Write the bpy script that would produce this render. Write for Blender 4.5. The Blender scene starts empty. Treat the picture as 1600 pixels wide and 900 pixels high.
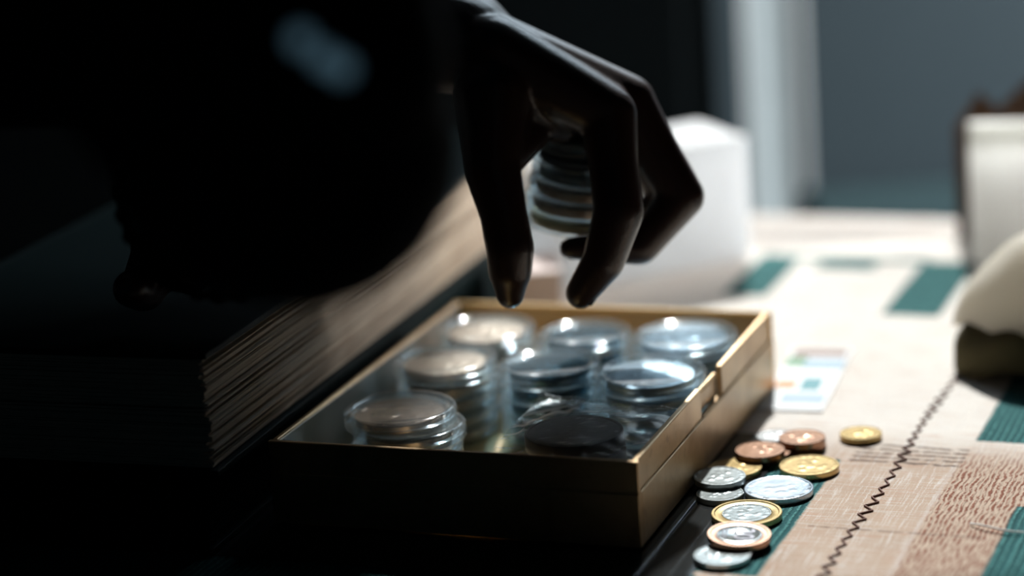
import bpy, bmesh, math, random
from mathutils import Vector, Matrix, noise
S = bpy.context.scene
COL = S.collection
PI = math.pi
MM = 0.001
random.seed(7)

# ------------------------------------------------------------------ camera
cd = bpy.data.cameras.new('camera')
cam = bpy.data.objects.new('camera', cd); COL.objects.link(cam)
cd.sensor_width = 36.0
cd.lens = 85.14
cd.clip_start = 0.02
cd.clip_end = 50
PITCH, ROLL = 0.26857, -0.0719
cam.matrix_world = (Matrix.Translation((0, 0, 0.300)) @ Matrix.Rotation(PI/2 - PITCH, 4, 'X')
                    @ Matrix.Rotation(-ROLL*-1, 4, 'Z'))
cd.dof.use_dof = True
cd.dof.focus_distance = 0.835
cd.dof.aperture_fstop = 3.2
cd.dof.aperture_blades = 0
S.camera = cam

# ------------------------------------------------------------------ world, light, exposure
W = bpy.data.worlds.new('world'); S.world = W; W.use_nodes = True
bg = W.node_tree.nodes['Background']
bg.inputs[0].default_value = (0.25, 0.55, 0.75, 1)
bg.inputs[1].default_value = 0.006
S.view_settings.view_transform = 'Standard'
S.view_settings.look = 'None'
S.view_settings.gamma = 1.0
S.view_settings.exposure = 0.0

def area_light(name, loc, target, sx, sy, power, color):
    l = bpy.data.lights.new(name, 'AREA'); l.shape = 'RECTANGLE'; l.size = sx; l.size_y = sy
    l.energy = power; l.color = color
    o = bpy.data.objects.new(name, l); COL.objects.link(o)
    o.location = loc
    o.rotation_euler = (Vector(target) - Vector(loc)).to_track_quat('-Z', 'Y').to_euler()
    return o
# daylight coming through the window in the back wall (window_1, just above the frame)
WIN_X0, WIN_X1, WIN_Z0, WIN_Z1, WALL_Y = -0.20, 0.42, 0.295, 0.77, 1.50
area_light('window_daylight', ((WIN_X0+WIN_X1)/2, WALL_Y-0.012, (WIN_Z0+WIN_Z1)/2),
           ((WIN_X0+WIN_X1)/2, 0, (WIN_Z0+WIN_Z1)/2), WIN_X1-WIN_X0-.04, WIN_Z1-WIN_Z0-.04, 2.5, (0.72, 0.88, 1.0))
# low sun behind the window, almost straight behind the table
SUN_AZ, SUN_EL = math.radians(8), math.radians(40)
sl_ = bpy.data.lights.new('sun', 'SUN'); sl_.energy = 8.0; sl_.angle = math.radians(1.6); sl_.color = (1.0, .965, .92)
sun = bpy.data.objects.new('sun', sl_); COL.objects.link(sun)
# added soft side light from out of view, to brighten the page edges
SIDE_Y = 1.15
area_light('side_fill', (1.10, 1.27, .36), (0, 1.05, .02), .5, .5, 42, (1.0, .97, .94))
sun.rotation_euler = Vector((math.sin(SUN_AZ)*math.cos(SUN_EL), math.cos(SUN_AZ)*math.cos(SUN_EL), math.sin(SUN_EL))).to_track_quat('Z', 'Y').to_euler()

# added weak light behind the camera, only to put glints on the studs
GLINT_POS = (.55, -1.0, .95)
STUDS = ((-41.6, 519, 215.8), (-37.0, 519, 211.5), (-33.4, 519, 209.0))
ll = bpy.data.lights.new('stud_glint_light', 'POINT'); ll.energy = .055; ll.shadow_soft_size = .02; ll.color = (.6, .85, 1.0)
lo_ = bpy.data.objects.new('stud_glint_light', ll); COL.objects.link(lo_); lo_.location = GLINT_POS
S.cycles.transparent_max_bounces = 40
S.cycles.max_bounces = 10

# ------------------------------------------------------------------ helpers
def link(o, parent=None):
    COL.objects.link(o)
    if parent is not None: o.parent = parent
    return o
def tag(o, label, cat, group=None):
    o['label'] = label; o['category'] = cat
    if group: o['group'] = group
    return o
def V(*a): return Vector(a)*MM
def empty(name, loc=(0, 0, 0), rotz=0.0):
    o = bpy.data.objects.new(name, None); COL.objects.link(o)
    o.location = loc; o.rotation_euler = (0, 0, rotz); o.empty_display_size = .01
    return o
def obj(name, bm, mat, parent=None, smooth=False):
    me = bpy.data.meshes.new(name)
    bmesh.ops.recalc_face_normals(bm, faces=bm.faces)
    bm.to_mesh(me); bm.free()
    if smooth:
        me.polygons.foreach_set('use_smooth', [True]*len(me.polygons))
    if mat: me.materials.append(mat)
    o = bpy.data.objects.new(name, me)
    return link(o, parent)
def smooth_angle(o, deg=35):
    me = o.data
    me.polygons.foreach_set('use_smooth', [True]*len(me.polygons))
    bm = bmesh.new(); bm.from_mesh(me)
    lim = math.radians(deg)
    for e in bm.edges:
        if len(e.link_faces) == 2 and e.calc_face_angle(0) > lim: e.smooth = False
    bm.to_mesh(me); bm.free()
    return o
def copy_tree(o, parent=None):
    c = o.copy(); COL.objects.link(c)
    if parent is not None: c.parent = parent
    for ch in list(o.children): copy_tree(ch, c)
    return c
def box(bm, x0, x1, y0, y1, z0, z1, bev=0.0, M=None):
    r = bmesh.ops.create_cube(bm, size=1)
    vs = r['verts']
    bmesh.ops.scale(bm, vec=(x1-x0, y1-y0, z1-z0), verts=vs)
    bmesh.ops.translate(bm, vec=((x0+x1)/2, (y0+y1)/2, (z0+z1)/2), verts=vs)
    if bev:
        es = {e for v in vs for e in v.link_edges}
        q = bmesh.ops.bevel(bm, geom=list(es), offset=bev, segments=2, affect='EDGES', profile=.5)
        vs = list({v for f in q['faces'] for v in f.verts} | {v for v in vs if v.is_valid})
    if M is not None: bmesh.ops.transform(bm, matrix=M, verts=[v for v in vs if v.is_valid])
    return vs
def lathe(bm, prof, n=48, z0=0.0, M=None):
    """prof: list of (r, z); r = 0 closes with a single vertex"""
    rings = []
    for r, z in prof:
        if r < 1e-7: rings.append([bm.verts.new((0, 0, z+z0))])
        else: rings.append([bm.verts.new((r*math.cos(2*PI*i/n), r*math.sin(2*PI*i/n), z+z0)) for i in range(n)])
    for a, b in zip(rings[:-1], rings[1:]):
        for i in range(n):
            j = (i+1) % n
            q = [a[i % len(a)], a[j % len(a)], b[j % len(b)], b[i % len(b)]]
            q = list(dict.fromkeys(q))
            if len(q) > 2:
                try: bm.faces.new(q)
                except ValueError: pass
    if M is not None:
        bmesh.ops.transform(bm, matrix=M, verts=[v for r in rings for v in r])
def tube(bm, pts, rad, n=8):
    """round tube along points, rad float or list"""
    P = [Vector(p) for p in pts]
    R = rad if isinstance(rad, (list, tuple)) else [rad]*len(P)
    rings = []
    up = Vector((0, 0, 1))
    for i, p in enumerate(P):
        t = (P[min(i+1, len(P)-1)] - P[max(i-1, 0)]).normalized()
        a = t.cross(up)
        if a.length < 1e-4: a = t.cross(Vector((1, 0, 0)))
        a.normalize(); b = a.cross(t)
        rings.append([bm.verts.new(p + (a*math.cos(2*PI*k/n) + b*math.sin(2*PI*k/n))*R[i]) for k in range(n)])
    for A, B in zip(rings[:-1], rings[1:]):
        for k in range(n): bm.faces.new([A[k], A[(k+1) % n], B[(k+1) % n], B[k]])
    bm.faces.new(rings[0][::-1]); bm.faces.new(rings[-1])
def capsule_seg(bm, p, q, r0, r1, n=16, m=5):
    """tapered capsule, closed: flesh of a limb segment"""
    p, q = Vector(p), Vector(q); d = q-p; L = max(d.length, 1e-6); t = d/L
    a = t.orthogonal().normalized(); b = t.cross(a)
    prof = []
    for i in range(m+1):
        th = -PI/2 + (PI/2)*i/m
        prof.append((math.cos(th)*r0, math.sin(th)*r0))
    for i in range(m+1):
        th = (PI/2)*i/m
        prof.append((math.cos(th)*r1, L + math.sin(th)*r1))
    rings = []
    for k, (r, z) in enumerate(prof):
        c = p + t*z
        if r < 1e-6: rings.append([bm.verts.new(c)])
        else: rings.append([bm.verts.new(c + (a*math.cos(2*PI*i/n)+b*math.sin(2*PI*i/n))*r) for i in range(n)])
    for A, B in zip(rings[:-1], rings[1:]):
        for i in range(n):
            f = list(dict.fromkeys([A[i % len(A)], A[(i+1) % n % len(A)], B[(i+1) % n % len(B)], B[i % len(B)]]))
            if len(f) > 2: bm.faces.new(f)
def chain(bm, pts, rad):
    for i in range(len(pts)-1): capsule_seg(bm, pts[i], pts[i+1], rad[i], rad[i+1])
def remeshed(bm, voxel, smooth=6):
    """union of overlapping closed pieces -> one continuous skin (bmesh)"""
    me = bpy.data.meshes.new('tmp'); bmesh.ops.recalc_face_normals(bm, faces=bm.faces); bm.to_mesh(me); bm.free()
    o = bpy.data.objects.new('tmp', me); COL.objects.link(o)
    m = o.modifiers.new('r', 'REMESH'); m.mode = 'VOXEL'; m.voxel_size = voxel
    s = o.modifiers.new('s', 'SMOOTH'); s.factor = .5; s.iterations = smooth
    dg = bpy.context.evaluated_depsgraph_get(); dg.update()
    me2 = bpy.data.meshes.new_from_object(o.evaluated_get(dg))
    bpy.data.objects.remove(o); bpy.data.meshes.remove(me)
    out = bmesh.new(); out.from_mesh(me2); bpy.data.meshes.remove(me2)
    return out

# ------------------------------------------------------------------ materials
class G:
    """small wrapper for building node graphs"""
    def __init__(s, name):
        s.m = bpy.data.materials.new(name); s.m.use_nodes = True
        s.t = s.m.node_tree; s.n = s.t.nodes
        s.b = s.n['Principled BSDF']; s.out = s.n['Material Output']
        s.b.inputs['Specular IOR Level'].default_value = .4
    def set(s, **k):
        names = dict(col='Base Color', rough='Roughness', metal='Metallic', spec='Specular IOR Level',
                     trans='Transmission Weight', ior='IOR', sss='Subsurface Weight', normal='Normal',
                     alpha='Alpha', sheen='Sheen Weight', coat='Coat Weight')
        for a, v in k.items(): s.put(s.b.inputs[names[a]], v)
        return s
    def put(s, sock, v):
        if hasattr(v, 'is_output'): s.t.links.new(v, sock)
        elif isinstance(v, (tuple, list)) and len(v) == 3 and sock.type == 'RGBA': sock.default_value = (*v, 1)
        else: sock.default_value = v
    def math(s, op, a, b=0.0, c=0.0):
        n = s.n.new('ShaderNodeMath'); n.operation = op
        for i, v in enumerate((a, b, c)): s.put(n.inputs[i], v)
        return n.outputs[0]
    def coord(s):
        return s.n.new('ShaderNodeTexCoord').outputs['Object']
    def xyz(s, v):
        n = s.n.new('ShaderNodeSeparateXYZ'); s.put(n.inputs[0], v); return n.outputs
    def vec(s, x, y, z=0.0):
        n = s.n.new('ShaderNodeCombineXYZ')
        for i, v in enumerate((x, y, z)): s.put(n.inputs[i], v)
        return n.outputs[0]
    def noise(s, v, scale, detail=3.0, rough=.5):
        n = s.n.new('ShaderNodeTexNoise'); s.put(n.inputs['Vector'], v)
        n.inputs['Scale'].default_value = scale; n.inputs['Detail'].default_value = detail
        n.inputs['Roughness'].default_value = rough
        return n.outputs[0]
    def voronoi(s, v, scale):
        n = s.n.new('ShaderNodeTexVoronoi'); s.put(n.inputs['Vector'], v); n.inputs['Scale'].default_value = scale
        return n.outputs[0]
    def ramp(s, f, a, b):
        n = s.n.new('ShaderNodeMapRange'); n.interpolation_type = 'SMOOTHSTEP'
        s.put(n.inputs[0], f); n.inputs[1].default_value = a; n.inputs[2].default_value = b
        return n.outputs[0]
    def mix(s, f, a, b):
        n = s.n.new('ShaderNodeMix'); n.data_type = 'RGBA'
        s.put(n.inputs[0], f); s.put(n.inputs[6], a); s.put(n.inputs[7], b)
        return n.outputs[2]
    def bump(s, h, strength, dist=.001):
        n = s.n.new('ShaderNodeBump'); n.inputs['Strength'].default_value = strength
        n.inputs['Distance'].default_value = dist; s.put(n.inputs['Height'], h)
        return n.outputs[0]
def flat(name, col, rough=.6, metal=0.0, var=.12, scale=60, bump=0.0, **k):
    g = G(name); c = g.coord(); f = g.noise(c, scale)
    g.set(col=g.mix(f, tuple(x*(1-var) for x in col), tuple(min(1, x*(1+var)) for x in col)), rough=rough, metal=metal, **k)
    if bump: g.set(normal=g.bump(g.noise(c, scale*6), bump, .0005))
    return g.m
def clear(name, tint, rough, f0=.04, haze=0.0):
    """clear plastic sheet: transparent with a Fresnel gloss and a little haze"""
    g = G(name)
    tr = g.n.new('ShaderNodeBsdfTransparent'); tr.inputs[0].default_value = (*tint, 1)
    gl = g.n.new('ShaderNodeBsdfGlossy'); gl.inputs['Roughness'].default_value = rough
    gl.inputs['Color'].default_value = (1, 1, 1, 1)
    lw = g.n.new('ShaderNodeLayerWeight'); lw.inputs[0].default_value = .5
    fr = g.math('ADD', f0, g.math('MULTIPLY', 1-f0, g.math('POWER', lw.outputs['Facing'], 5.0)))
    mx = g.n.new('ShaderNodeMixShader')
    g.t.links.new(fr, mx.inputs[0]); g.t.links.new(tr.outputs[0], mx.inputs[1]); g.t.links.new(gl.outputs[0], mx.inputs[2])
    last = mx.outputs[0]
    if haze:
        df = g.n.new('ShaderNodeBsdfTranslucent'); df.inputs[0].default_value = (.85, .9, .95, 1)
        d2 = g.n.new('ShaderNodeBsdfDiffuse'); d2.inputs[0].default_value = (.85, .9, .95, 1)
        ad = g.n.new('ShaderNodeMixShader'); ad.inputs[0].default_value = .5
        g.t.links.new(df.outputs[0], ad.inputs[1]); g.t.links.new(d2.outputs[0], ad.inputs[2])
        m2 = g.n.new('ShaderNodeMixShader'); m2.inputs[0].default_value = haze
        g.t.links.new(last, m2.inputs[1]); g.t.links.new(ad.outputs[0], m2.inputs[2]); last = m2.outputs[0]
    g.t.links.new(last, g.out.inputs[0])
    return g.m
def metal(name, col, rough, tarnish=None, bump=.15, scale=450, mt=1.0):
    g = G(name); c = g.coord(); f = g.noise(c, scale, 4)
    base = col if tarnish is None else g.mix(g.ramp(g.noise(c, 120, 4), .42, .68), col, tarnish)
    g.set(col=base, metal=mt, rough=g.math('ADD', rough-.03, g.math('MULTIPLY', f, .06)))
    if bump: g.set(normal=g.bump(g.noise(c, scale*3, 3), bump, .0002))
    return g.m

M_silver = metal('silver', (.40, .44, .44), .15, bump=.08, mt=.65)
M_silver_dull = metal('dull_silver', (.46, .48, .49), .18, (.34, .34, .34), bump=.08, mt=.85)
M_frost = metal('frosted_silver', (.50, .57, .64), .17, (.36, .43, .50), bump=.2, mt=.55)
M_gold2 = metal('satin_gold', (.85, .66, .36), .3, (.75, .55, .28), mt=.3)
M_frost2 = metal('satin_silver', (.66, .72, .78), .34, (.48, .55, .62), bump=.3, mt=.6)
M_gold = metal('brass_gold', (.50, .36, .15), .18, (.44, .31, .13), bump=.08, mt=.8)
M_copper = metal('copper', (.37, .21, .135), .18, (.33, .18, .11), bump=.08, mt=.8)
M_tan = metal('tan_copper', (.80, .56, .42), .28, (.62, .40, .29), bump=.3, mt=.35)
M_brown = metal('proof_brown', (.74, .54, .44), .14, bump=.04)
M_teal = metal('dark_proof', (.10, .22, .28), .12, bump=.05)
M_dark = metal('tarnished_silver', (.055, .055, .065), .5, (.035, .035, .04))
M_dkbrown = metal('dark_brown_bronze', (.16, .10, .07), .25)
M_stud = metal('blue_steel_stud', (.55, .75, .85), .17, bump=0)
M_bead = metal('gold_bead', (1.0, .82, .45), .08, bump=0)
M_steel = metal('steel', (.75, .75, .78), .22)
M_clear = clear('clear_plastic', (.96, .98, .99), .07)
M_clear_rim = clear('clear_rim', (.90, .95, .97), .08, haze=.05)
M_film = clear('plastic_film', (.93, .95, .95), .36, haze=.04)
M_sleeve_pl = clear('plastic_sleeve', (.22, .30, .32), .10, f0=.006, haze=.01)

def box_material():
    g = G('worn_brass_card'); c = g.coord()
    n1 = g.noise(c, 26, 5, .62); n2 = g.noise(c, 140, 4)
    col = g.mix(g.ramp(n1, .36, .66), (.44, .28, .14), (.62, .44, .25))
    x, y, z = g.xyz(c)
    st = g.noise(g.vec(x, g.math('MULTIPLY', y, 1.0), g.math('MULTIPLY', z, .12)), 55, 3)
    col = g.mix(g.math('MULTIPLY', g.ramp(st, .52, .80), .4), col, (.14, .085, .05))
    col = g.mix(g.math('MULTIPLY', g.ramp(n2, .62, .72), .35), col, (.2, .12, .07))
    g.set(col=col, rough=.36, metal=.6, normal=g.bump(n2, .25, .0004))
    return g.m
M_box = box_material()

M_foil = flat('pale_foil_lining', (.62, .66, .66), .22, .55, scale=40)

def page_material():
    g = G('page_edges'); c = g.coord(); x, y, z = g.xyz(c)
    n = g.noise(g.vec(g.math('MULTIPLY', x, .05), g.math('MULTIPLY', y, .02), z), 1700, 4, .65)
    n2 = g.noise(c, 40, 3)
    col = g.mix(n, (.30, .22, .16), (.95, .84, .70))
    col = g.mix(g.math('MULTIPLY', g.ramp(n2, .5, .8), .35), col, (.42, .30, .21))
    g.set(col=col, rough=.85)
    return g.m
M_pages = page_material()
M_cover = flat('dark_teal_cover', (.004, .014, .016), .6, bump=.2, scale=200, spec=.12)

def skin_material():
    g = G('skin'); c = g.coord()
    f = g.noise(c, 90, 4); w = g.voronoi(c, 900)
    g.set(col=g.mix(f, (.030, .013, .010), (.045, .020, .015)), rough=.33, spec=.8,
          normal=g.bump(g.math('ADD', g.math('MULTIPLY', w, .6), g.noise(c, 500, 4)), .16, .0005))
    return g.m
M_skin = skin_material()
M_nail = flat('nail', (.06, .035, .028), .25)
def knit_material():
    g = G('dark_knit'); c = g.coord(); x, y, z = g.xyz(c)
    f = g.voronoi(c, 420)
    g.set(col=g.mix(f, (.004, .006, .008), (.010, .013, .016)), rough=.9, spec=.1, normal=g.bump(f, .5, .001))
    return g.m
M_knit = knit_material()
M_hair = flat('hair', (.012, .009, .008), .5)
M_trouser = flat('dark_trousers', (.012, .013, .018), .85)

def cloth_material():
    g = G('woven_cloth'); c = g.coord(); u0, v0, w0 = g.xyz(c)
    wob = g.noise(c, 60, 2)
    dw = g.math('MULTIPLY', g.math('SUBTRACT', wob, .5), .0016)
    fine = g.math('MULTIPLY', g.math('SUBTRACT', g.noise(c, 900, 2), .5), .0012)
    u = g.math('ADD', u0, g.math('ADD', dw, fine)); v = g.math('ADD', v0, g.math('ADD', dw, fine))
    def rect(a, b, d, e, soft=.0006):
        q = g.math('MINIMUM', g.math('MINIMUM', g.math('SUBTRACT', u, a*MM), g.math('SUBTRACT', b*MM, u)),
                   g.math('MINIMUM', g.math('SUBTRACT', v, d*MM), g.math('SUBTRACT', e*MM, v)))
        return g.ramp(q, -soft, soft)
    def either(*a):
        r = a[0]
        for x in a[1:]: r = g.math('MAXIMUM', r, x)
        return r
    # thread grid of the plain weave
    warp = g.math('SINE', g.math('MULTIPLY', u, 2*PI/.0011)); weft = g.math('SINE', g.math('MULTIPLY', v, 2*PI/.0011))
    weave = g.math('MULTIPLY', warp, weft)
    slub = g.noise(g.vec(u, g.math('MULTIPLY', v, .035)), 1500, 2)
    slub2 = g.noise(g.vec(g.math('MULTIPLY', u, .035), v), 1300, 2)
    cream_glare = g.ramp(v0, .800, .850)  # cream weave beyond the hatch, with far glare put into the colour
    base = g.mix(g.noise(c, 35, 3), g.mix(cream_glare, (.37, .27, .205), (.68, .64, .59)), g.mix(cream_glare, (.50, .385, .30), (.78, .74, .69)))
    base = g.mix(g.math('MULTIPLY', g.ramp(slub, .5, .72), .65), base, (.66, .64, .62))
    base = g.mix(g.math('MULTIPLY', g.ramp(slub2, .55, .72), .7), base, (.46, .25, .17))
    base = g.mix(g.math('MULTIPLY', g.ramp(slub2, .46, .30), .5), base, (.66, .66, .66))
    base = g.mix(g.math('MULTIPLY', g.ramp(weave, .0, 1.), .25), base, (.36, .27, .21))
    # streaked rust ikat blocks
    streak = g.noise(g.vec(u, g.math('MULTIPLY', v, .22)), 800, 3)
    lines = g.math('SINE', g.math('MULTIPLY', g.math('ADD', u, g.math('MULTIPLY', g.noise(c, 120, 2), .0022)), 2*PI/.0018))
    ik = g.math('MULTIPLY', g.ramp(streak, .40, .56), g.ramp(lines, -.7, .4))
    ikc = g.mix(ik, (.47, .36, .28), (.21, .075, .045))
    fade = g.ramp(v0, .838, .795)
    ikm = g.math('MULTIPLY', rect(-168, -60, 560, 832, .0012), fade)
    col = g.mix(ikm, base, ikc)
    # ribbed teal blocks, plus dark front-left ones painted in as shade
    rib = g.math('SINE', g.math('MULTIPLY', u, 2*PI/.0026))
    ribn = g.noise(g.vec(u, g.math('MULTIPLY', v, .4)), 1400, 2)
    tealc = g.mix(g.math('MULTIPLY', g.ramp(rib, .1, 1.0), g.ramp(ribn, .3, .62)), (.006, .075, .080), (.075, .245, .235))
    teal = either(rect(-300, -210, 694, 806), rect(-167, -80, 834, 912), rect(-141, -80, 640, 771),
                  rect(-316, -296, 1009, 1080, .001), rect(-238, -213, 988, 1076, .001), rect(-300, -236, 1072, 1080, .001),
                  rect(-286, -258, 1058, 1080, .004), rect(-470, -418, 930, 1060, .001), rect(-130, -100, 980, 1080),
                  rect(-560, -229, 200, 691), rect(-560, -330, 690, 900), rect(-336, -296, 684, 806), rect(-236, -210, 420, 560))  # wide front-left blocks here stand in for shade on the unlit cloth
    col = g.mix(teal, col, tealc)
    # dark hatched bar
    hl = g.math('SINE', g.math('MULTIPLY', g.math('ADD', v, g.math('MULTIPLY', g.noise(c, 160, 2), .002)), 2*PI/.0042))
    hd = g.noise(g.vec(g.math('MULTIPLY', u, .6), v), 420, 2)
    hat = g.math('MULTIPLY', rect(-207, -167, 804, 825), g.math('MULTIPLY', g.ramp(hl, -.3, .5), g.ramp(hd, .33, .5)))
    col = g.mix(g.math('MULTIPLY', hat, .85), col, (.11, .075, .06))
    # thin printed outlines between the blocks, and a dark seam line across
    seam = either(rect(-212, -209.6, 400, 694, .0004), rect(-170, -168.6, 560, 806, .0004))
    col = g.mix(g.math('MULTIPLY', seam, .35), col, (.55, .50, .48))
    ln = g.math('MULTIPLY', rect(-205, -147, 740, 740.8, .0004), g.ramp(g.noise(c, 200, 2), .35, .5))
    col = g.mix(g.math('MULTIPLY', ln, .8), col, (.10, .06, .05))
    hgt = g.math('ADD', g.math('MULTIPLY', weave, .25), g.math('ADD', g.math('MULTIPLY', g.math('MULTIPLY', rib, teal), 1.2),
              g.math('ADD', g.math('MULTIPLY', slub, .8), g.math('MULTIPLY', g.math('MULTIPLY', ikm, lines), .7))))
    g.set(col=col, rough=.92, spec=.12, normal=g.bump(hgt, .55, .0006), sheen=.05)
    return g.m
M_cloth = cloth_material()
M_thread = flat('brown_thread', (.15, .065, .045), .8, scale=900)
M_white_thread = flat('white_thread', (.75, .74, .72), .8)
M_wood = flat('dark_wood', (.10, .055, .03), .5, scale=30)
def thin_white(name, col, amount):
    g = G(name); c = g.coord()
    col2 = g.mix(g.noise(c, 30), tuple(x*.95 for x in col), col)
    g.set(col=col2, rough=.6)
    tl = g.n.new('ShaderNodeBsdfTranslucent'); g.put(tl.inputs[0], col2)
    mx = g.n.new('ShaderNodeMixShader'); mx.inputs[0].default_value = amount
    g.t.links.new(g.b.outputs[0], mx.inputs[1]); g.t.links.new(tl.outputs[0], mx.inputs[2]); g.t.links.new(mx.outputs[0], g.out.inputs[0])
    return g.m
M_boxin = thin_white('golden_lining', (.80, .60, .29), .35)
M_paper = thin_white('white_paper', (.92, .93, .94), .75)
M_cup = thin_white('white_cup', (.90, .90, .88), .72)
M_carton = flat('mauve_card', (.46, .37, .35), .7)
M_kraft = flat('brown_paper', (.10, .062, .04), .8)
M_linen = thin_white('beige_linen', (.92, .89, .83), .72)
M_olive_shade = flat('shaded_olive_fabric', (.10, .085, .04), .95, bump=.6, scale=220)  # olive cloth, darkened for the shaded lower front of the heap
M_wall = flat('blue_grey_wall', (.038, .064, .082), .8, scale=6)
M_curtain = flat('dark_curtain', (.004, .006, .007), .95, scale=20, spec=.03)
M_post = flat('pale_paint', (.66, .74, .78), .5, scale=10)
M_frosted = thin_white('frosted_glass', (.50, .55, .575), 1.0)
M_floor = flat('dark_floor', (.01, .012, .014), .8, scale=8, spec=.1)
M_bench = flat('dark_teal_cloth', (.006, .032, .040), .9, scale=40)

# ------------------------------------------------------------------ the room
def structure(name, bm, mat):
    o = obj(name, bm, mat); o['kind'] = 'structure'; return o
FLOOR_Z = -.75
bm = bmesh.new(); box(bm, -1.8, 2.2, -.9, 1.75, FLOOR_Z-.05, FLOOR_Z); structure('floor', bm, M_floor)
bm = bmesh.new(); T = .10
FX0, FX1, FZ0 = .155, .194, -.30
box(bm, -1.8, WIN_X0, WALL_Y, WALL_Y+T, FLOOR_Z, 1.2)
box(bm, WIN_X1, .56, WALL_Y, WALL_Y+T, FLOOR_Z, 1.2)
box(bm, WIN_X0, FX0, WALL_Y, WALL_Y+T, FLOOR_Z, WIN_Z0)
box(bm, FX1, WIN_X1, WALL_Y, WALL_Y+T, FLOOR_Z, WIN_Z0)
box(bm, FX0, FX1, WALL_Y, WALL_Y+T, FLOOR_Z, FZ0)
box(bm, WIN_X0, WIN_X1, WALL_Y, WALL_Y+T, WIN_Z1, 1.2)
structure('wall_back', bm, M_wall)
bm = bmesh.new(); box(bm, .46, .56, -.5, SIDE_Y, FLOOR_Z, 1.2); structure('wall_light_block', bm, M_curtain)  # unseen wall added to keep the side light off the near area
# pale blurred upright behind the hand, made a sunlit frosted pane to gain brightness
fr_ = empty('pale_upright', ((FX0+FX1)/2, WALL_Y, FZ0)); fr_['kind'] = 'structure'
b = bmesh.new(); box(b, -(FX1-FX0)/2, (FX1-FX0)/2, .004, .008, 0, WIN_Z0-FZ0); obj('frosted_pane', b, M_frosted, fr_)
for sx in (-1, 1):
    b = bmesh.new(); q = sx*(FX1-FX0)/2; box(b, min(q, q-sx*.004), max(q, q-sx*.004), .0, .012, 0, WIN_Z0-FZ0); obj('glazing_bar', b, M_post, fr_)
win = empty('window_1', ((WIN_X0+WIN_X1)/2, WALL_Y+.05, WIN_Z0)); win['kind'] = 'structure'
def local_bm(f, o):
    b = bmesh.new(); f(b); bmesh.ops.translate(b, vec=-Vector(o.location), verts=b.verts); return b
def wf(b):
    for a in (WIN_X0, WIN_X1-.03): box(b, a, a+.03, WALL_Y+.03, WALL_Y+.07, WIN_Z0, WIN_Z1)
    for a in (WIN_Z0, WIN_Z1-.03): box(b, WIN_X0, WIN_X1, WALL_Y+.03, WALL_Y+.07, a, a+.03)
obj('window_frame', local_bm(wf, win), M_post, win)
obj('window_pane', local_bm(lambda b: box(b, WIN_X0+.03, WIN_X1-.03, WALL_Y+.048, WALL_Y+.052, WIN_Z0+.03, WIN_Z1-.03), win), M_clear, win)
bm = bmesh.new(); box(bm, WIN_X0-.02, WIN_X1+.02, WALL_Y-.03, WALL_Y, WIN_Z0-.012, WIN_Z0, .002); structure('trim_1', bm, M_post)
# dark curtain added out of view, its edge placed to shade the left side
bm = bmesh.new()
n = 90; x0, x1 = -1.2, .052
pv = []
for i in range(n+1):
    x = x0 + (x1-x0)*i/n
    y = 1.444 + .012*math.sin(i*1.1) + .006*math.sin(i*.37)
    pv.append([bm.verts.new((x, y, z)) for z in (FLOOR_Z+.01, 0, 1.6)])
for a, b in zip(pv[:-1], pv[1:]):
    for k in range(2): bm.faces.new([a[k], b[k], b[k+1], a[k+1]])
bmesh.ops.solidify(bm, geom=bm.faces, thickness=.003)
cur = obj('curtain', bm, M_curtain, None, True)
tag(cur, 'near-black curtain added over the left part of the window to mask the sun', 'curtain')
cab = empty('low_cabinet', (-.30, 1.385, FLOOR_Z))
tag(cab, 'near-black low cabinet under the window, left of the pale upright behind the hand', 'cabinet')
bm = bmesh.new(); box(bm, -.25, .426, -.020, .030, .03, -FLOOR_Z+.105, .002); obj('body', bm, M_curtain, cab)
bm = bmesh.new(); box(bm, -.256, .430, -.030, .034, -FLOOR_Z+.105, -FLOOR_Z+.120, .002); obj('top_board', bm, M_curtain, cab)
for i in range(2):
    bm = bmesh.new(); box(bm, -.245+i*.328, .079+i*.328, -.028, -.0205, .05, -FLOOR_Z+.10, .002); d_ = obj('door', bm, M_curtain, cab)
    bm = bmesh.new(); box(bm, .05-i*.05+i*.04, .056-i*.05+i*.04, -.034, -.028, .62, .70, .001); obj('handle', bm, M_steel, d_)
bm = bmesh.new(); box(bm, -.24, .40, -.010, .026, 0, .03); obj('plinth', bm, M_curtain, cab)

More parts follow.
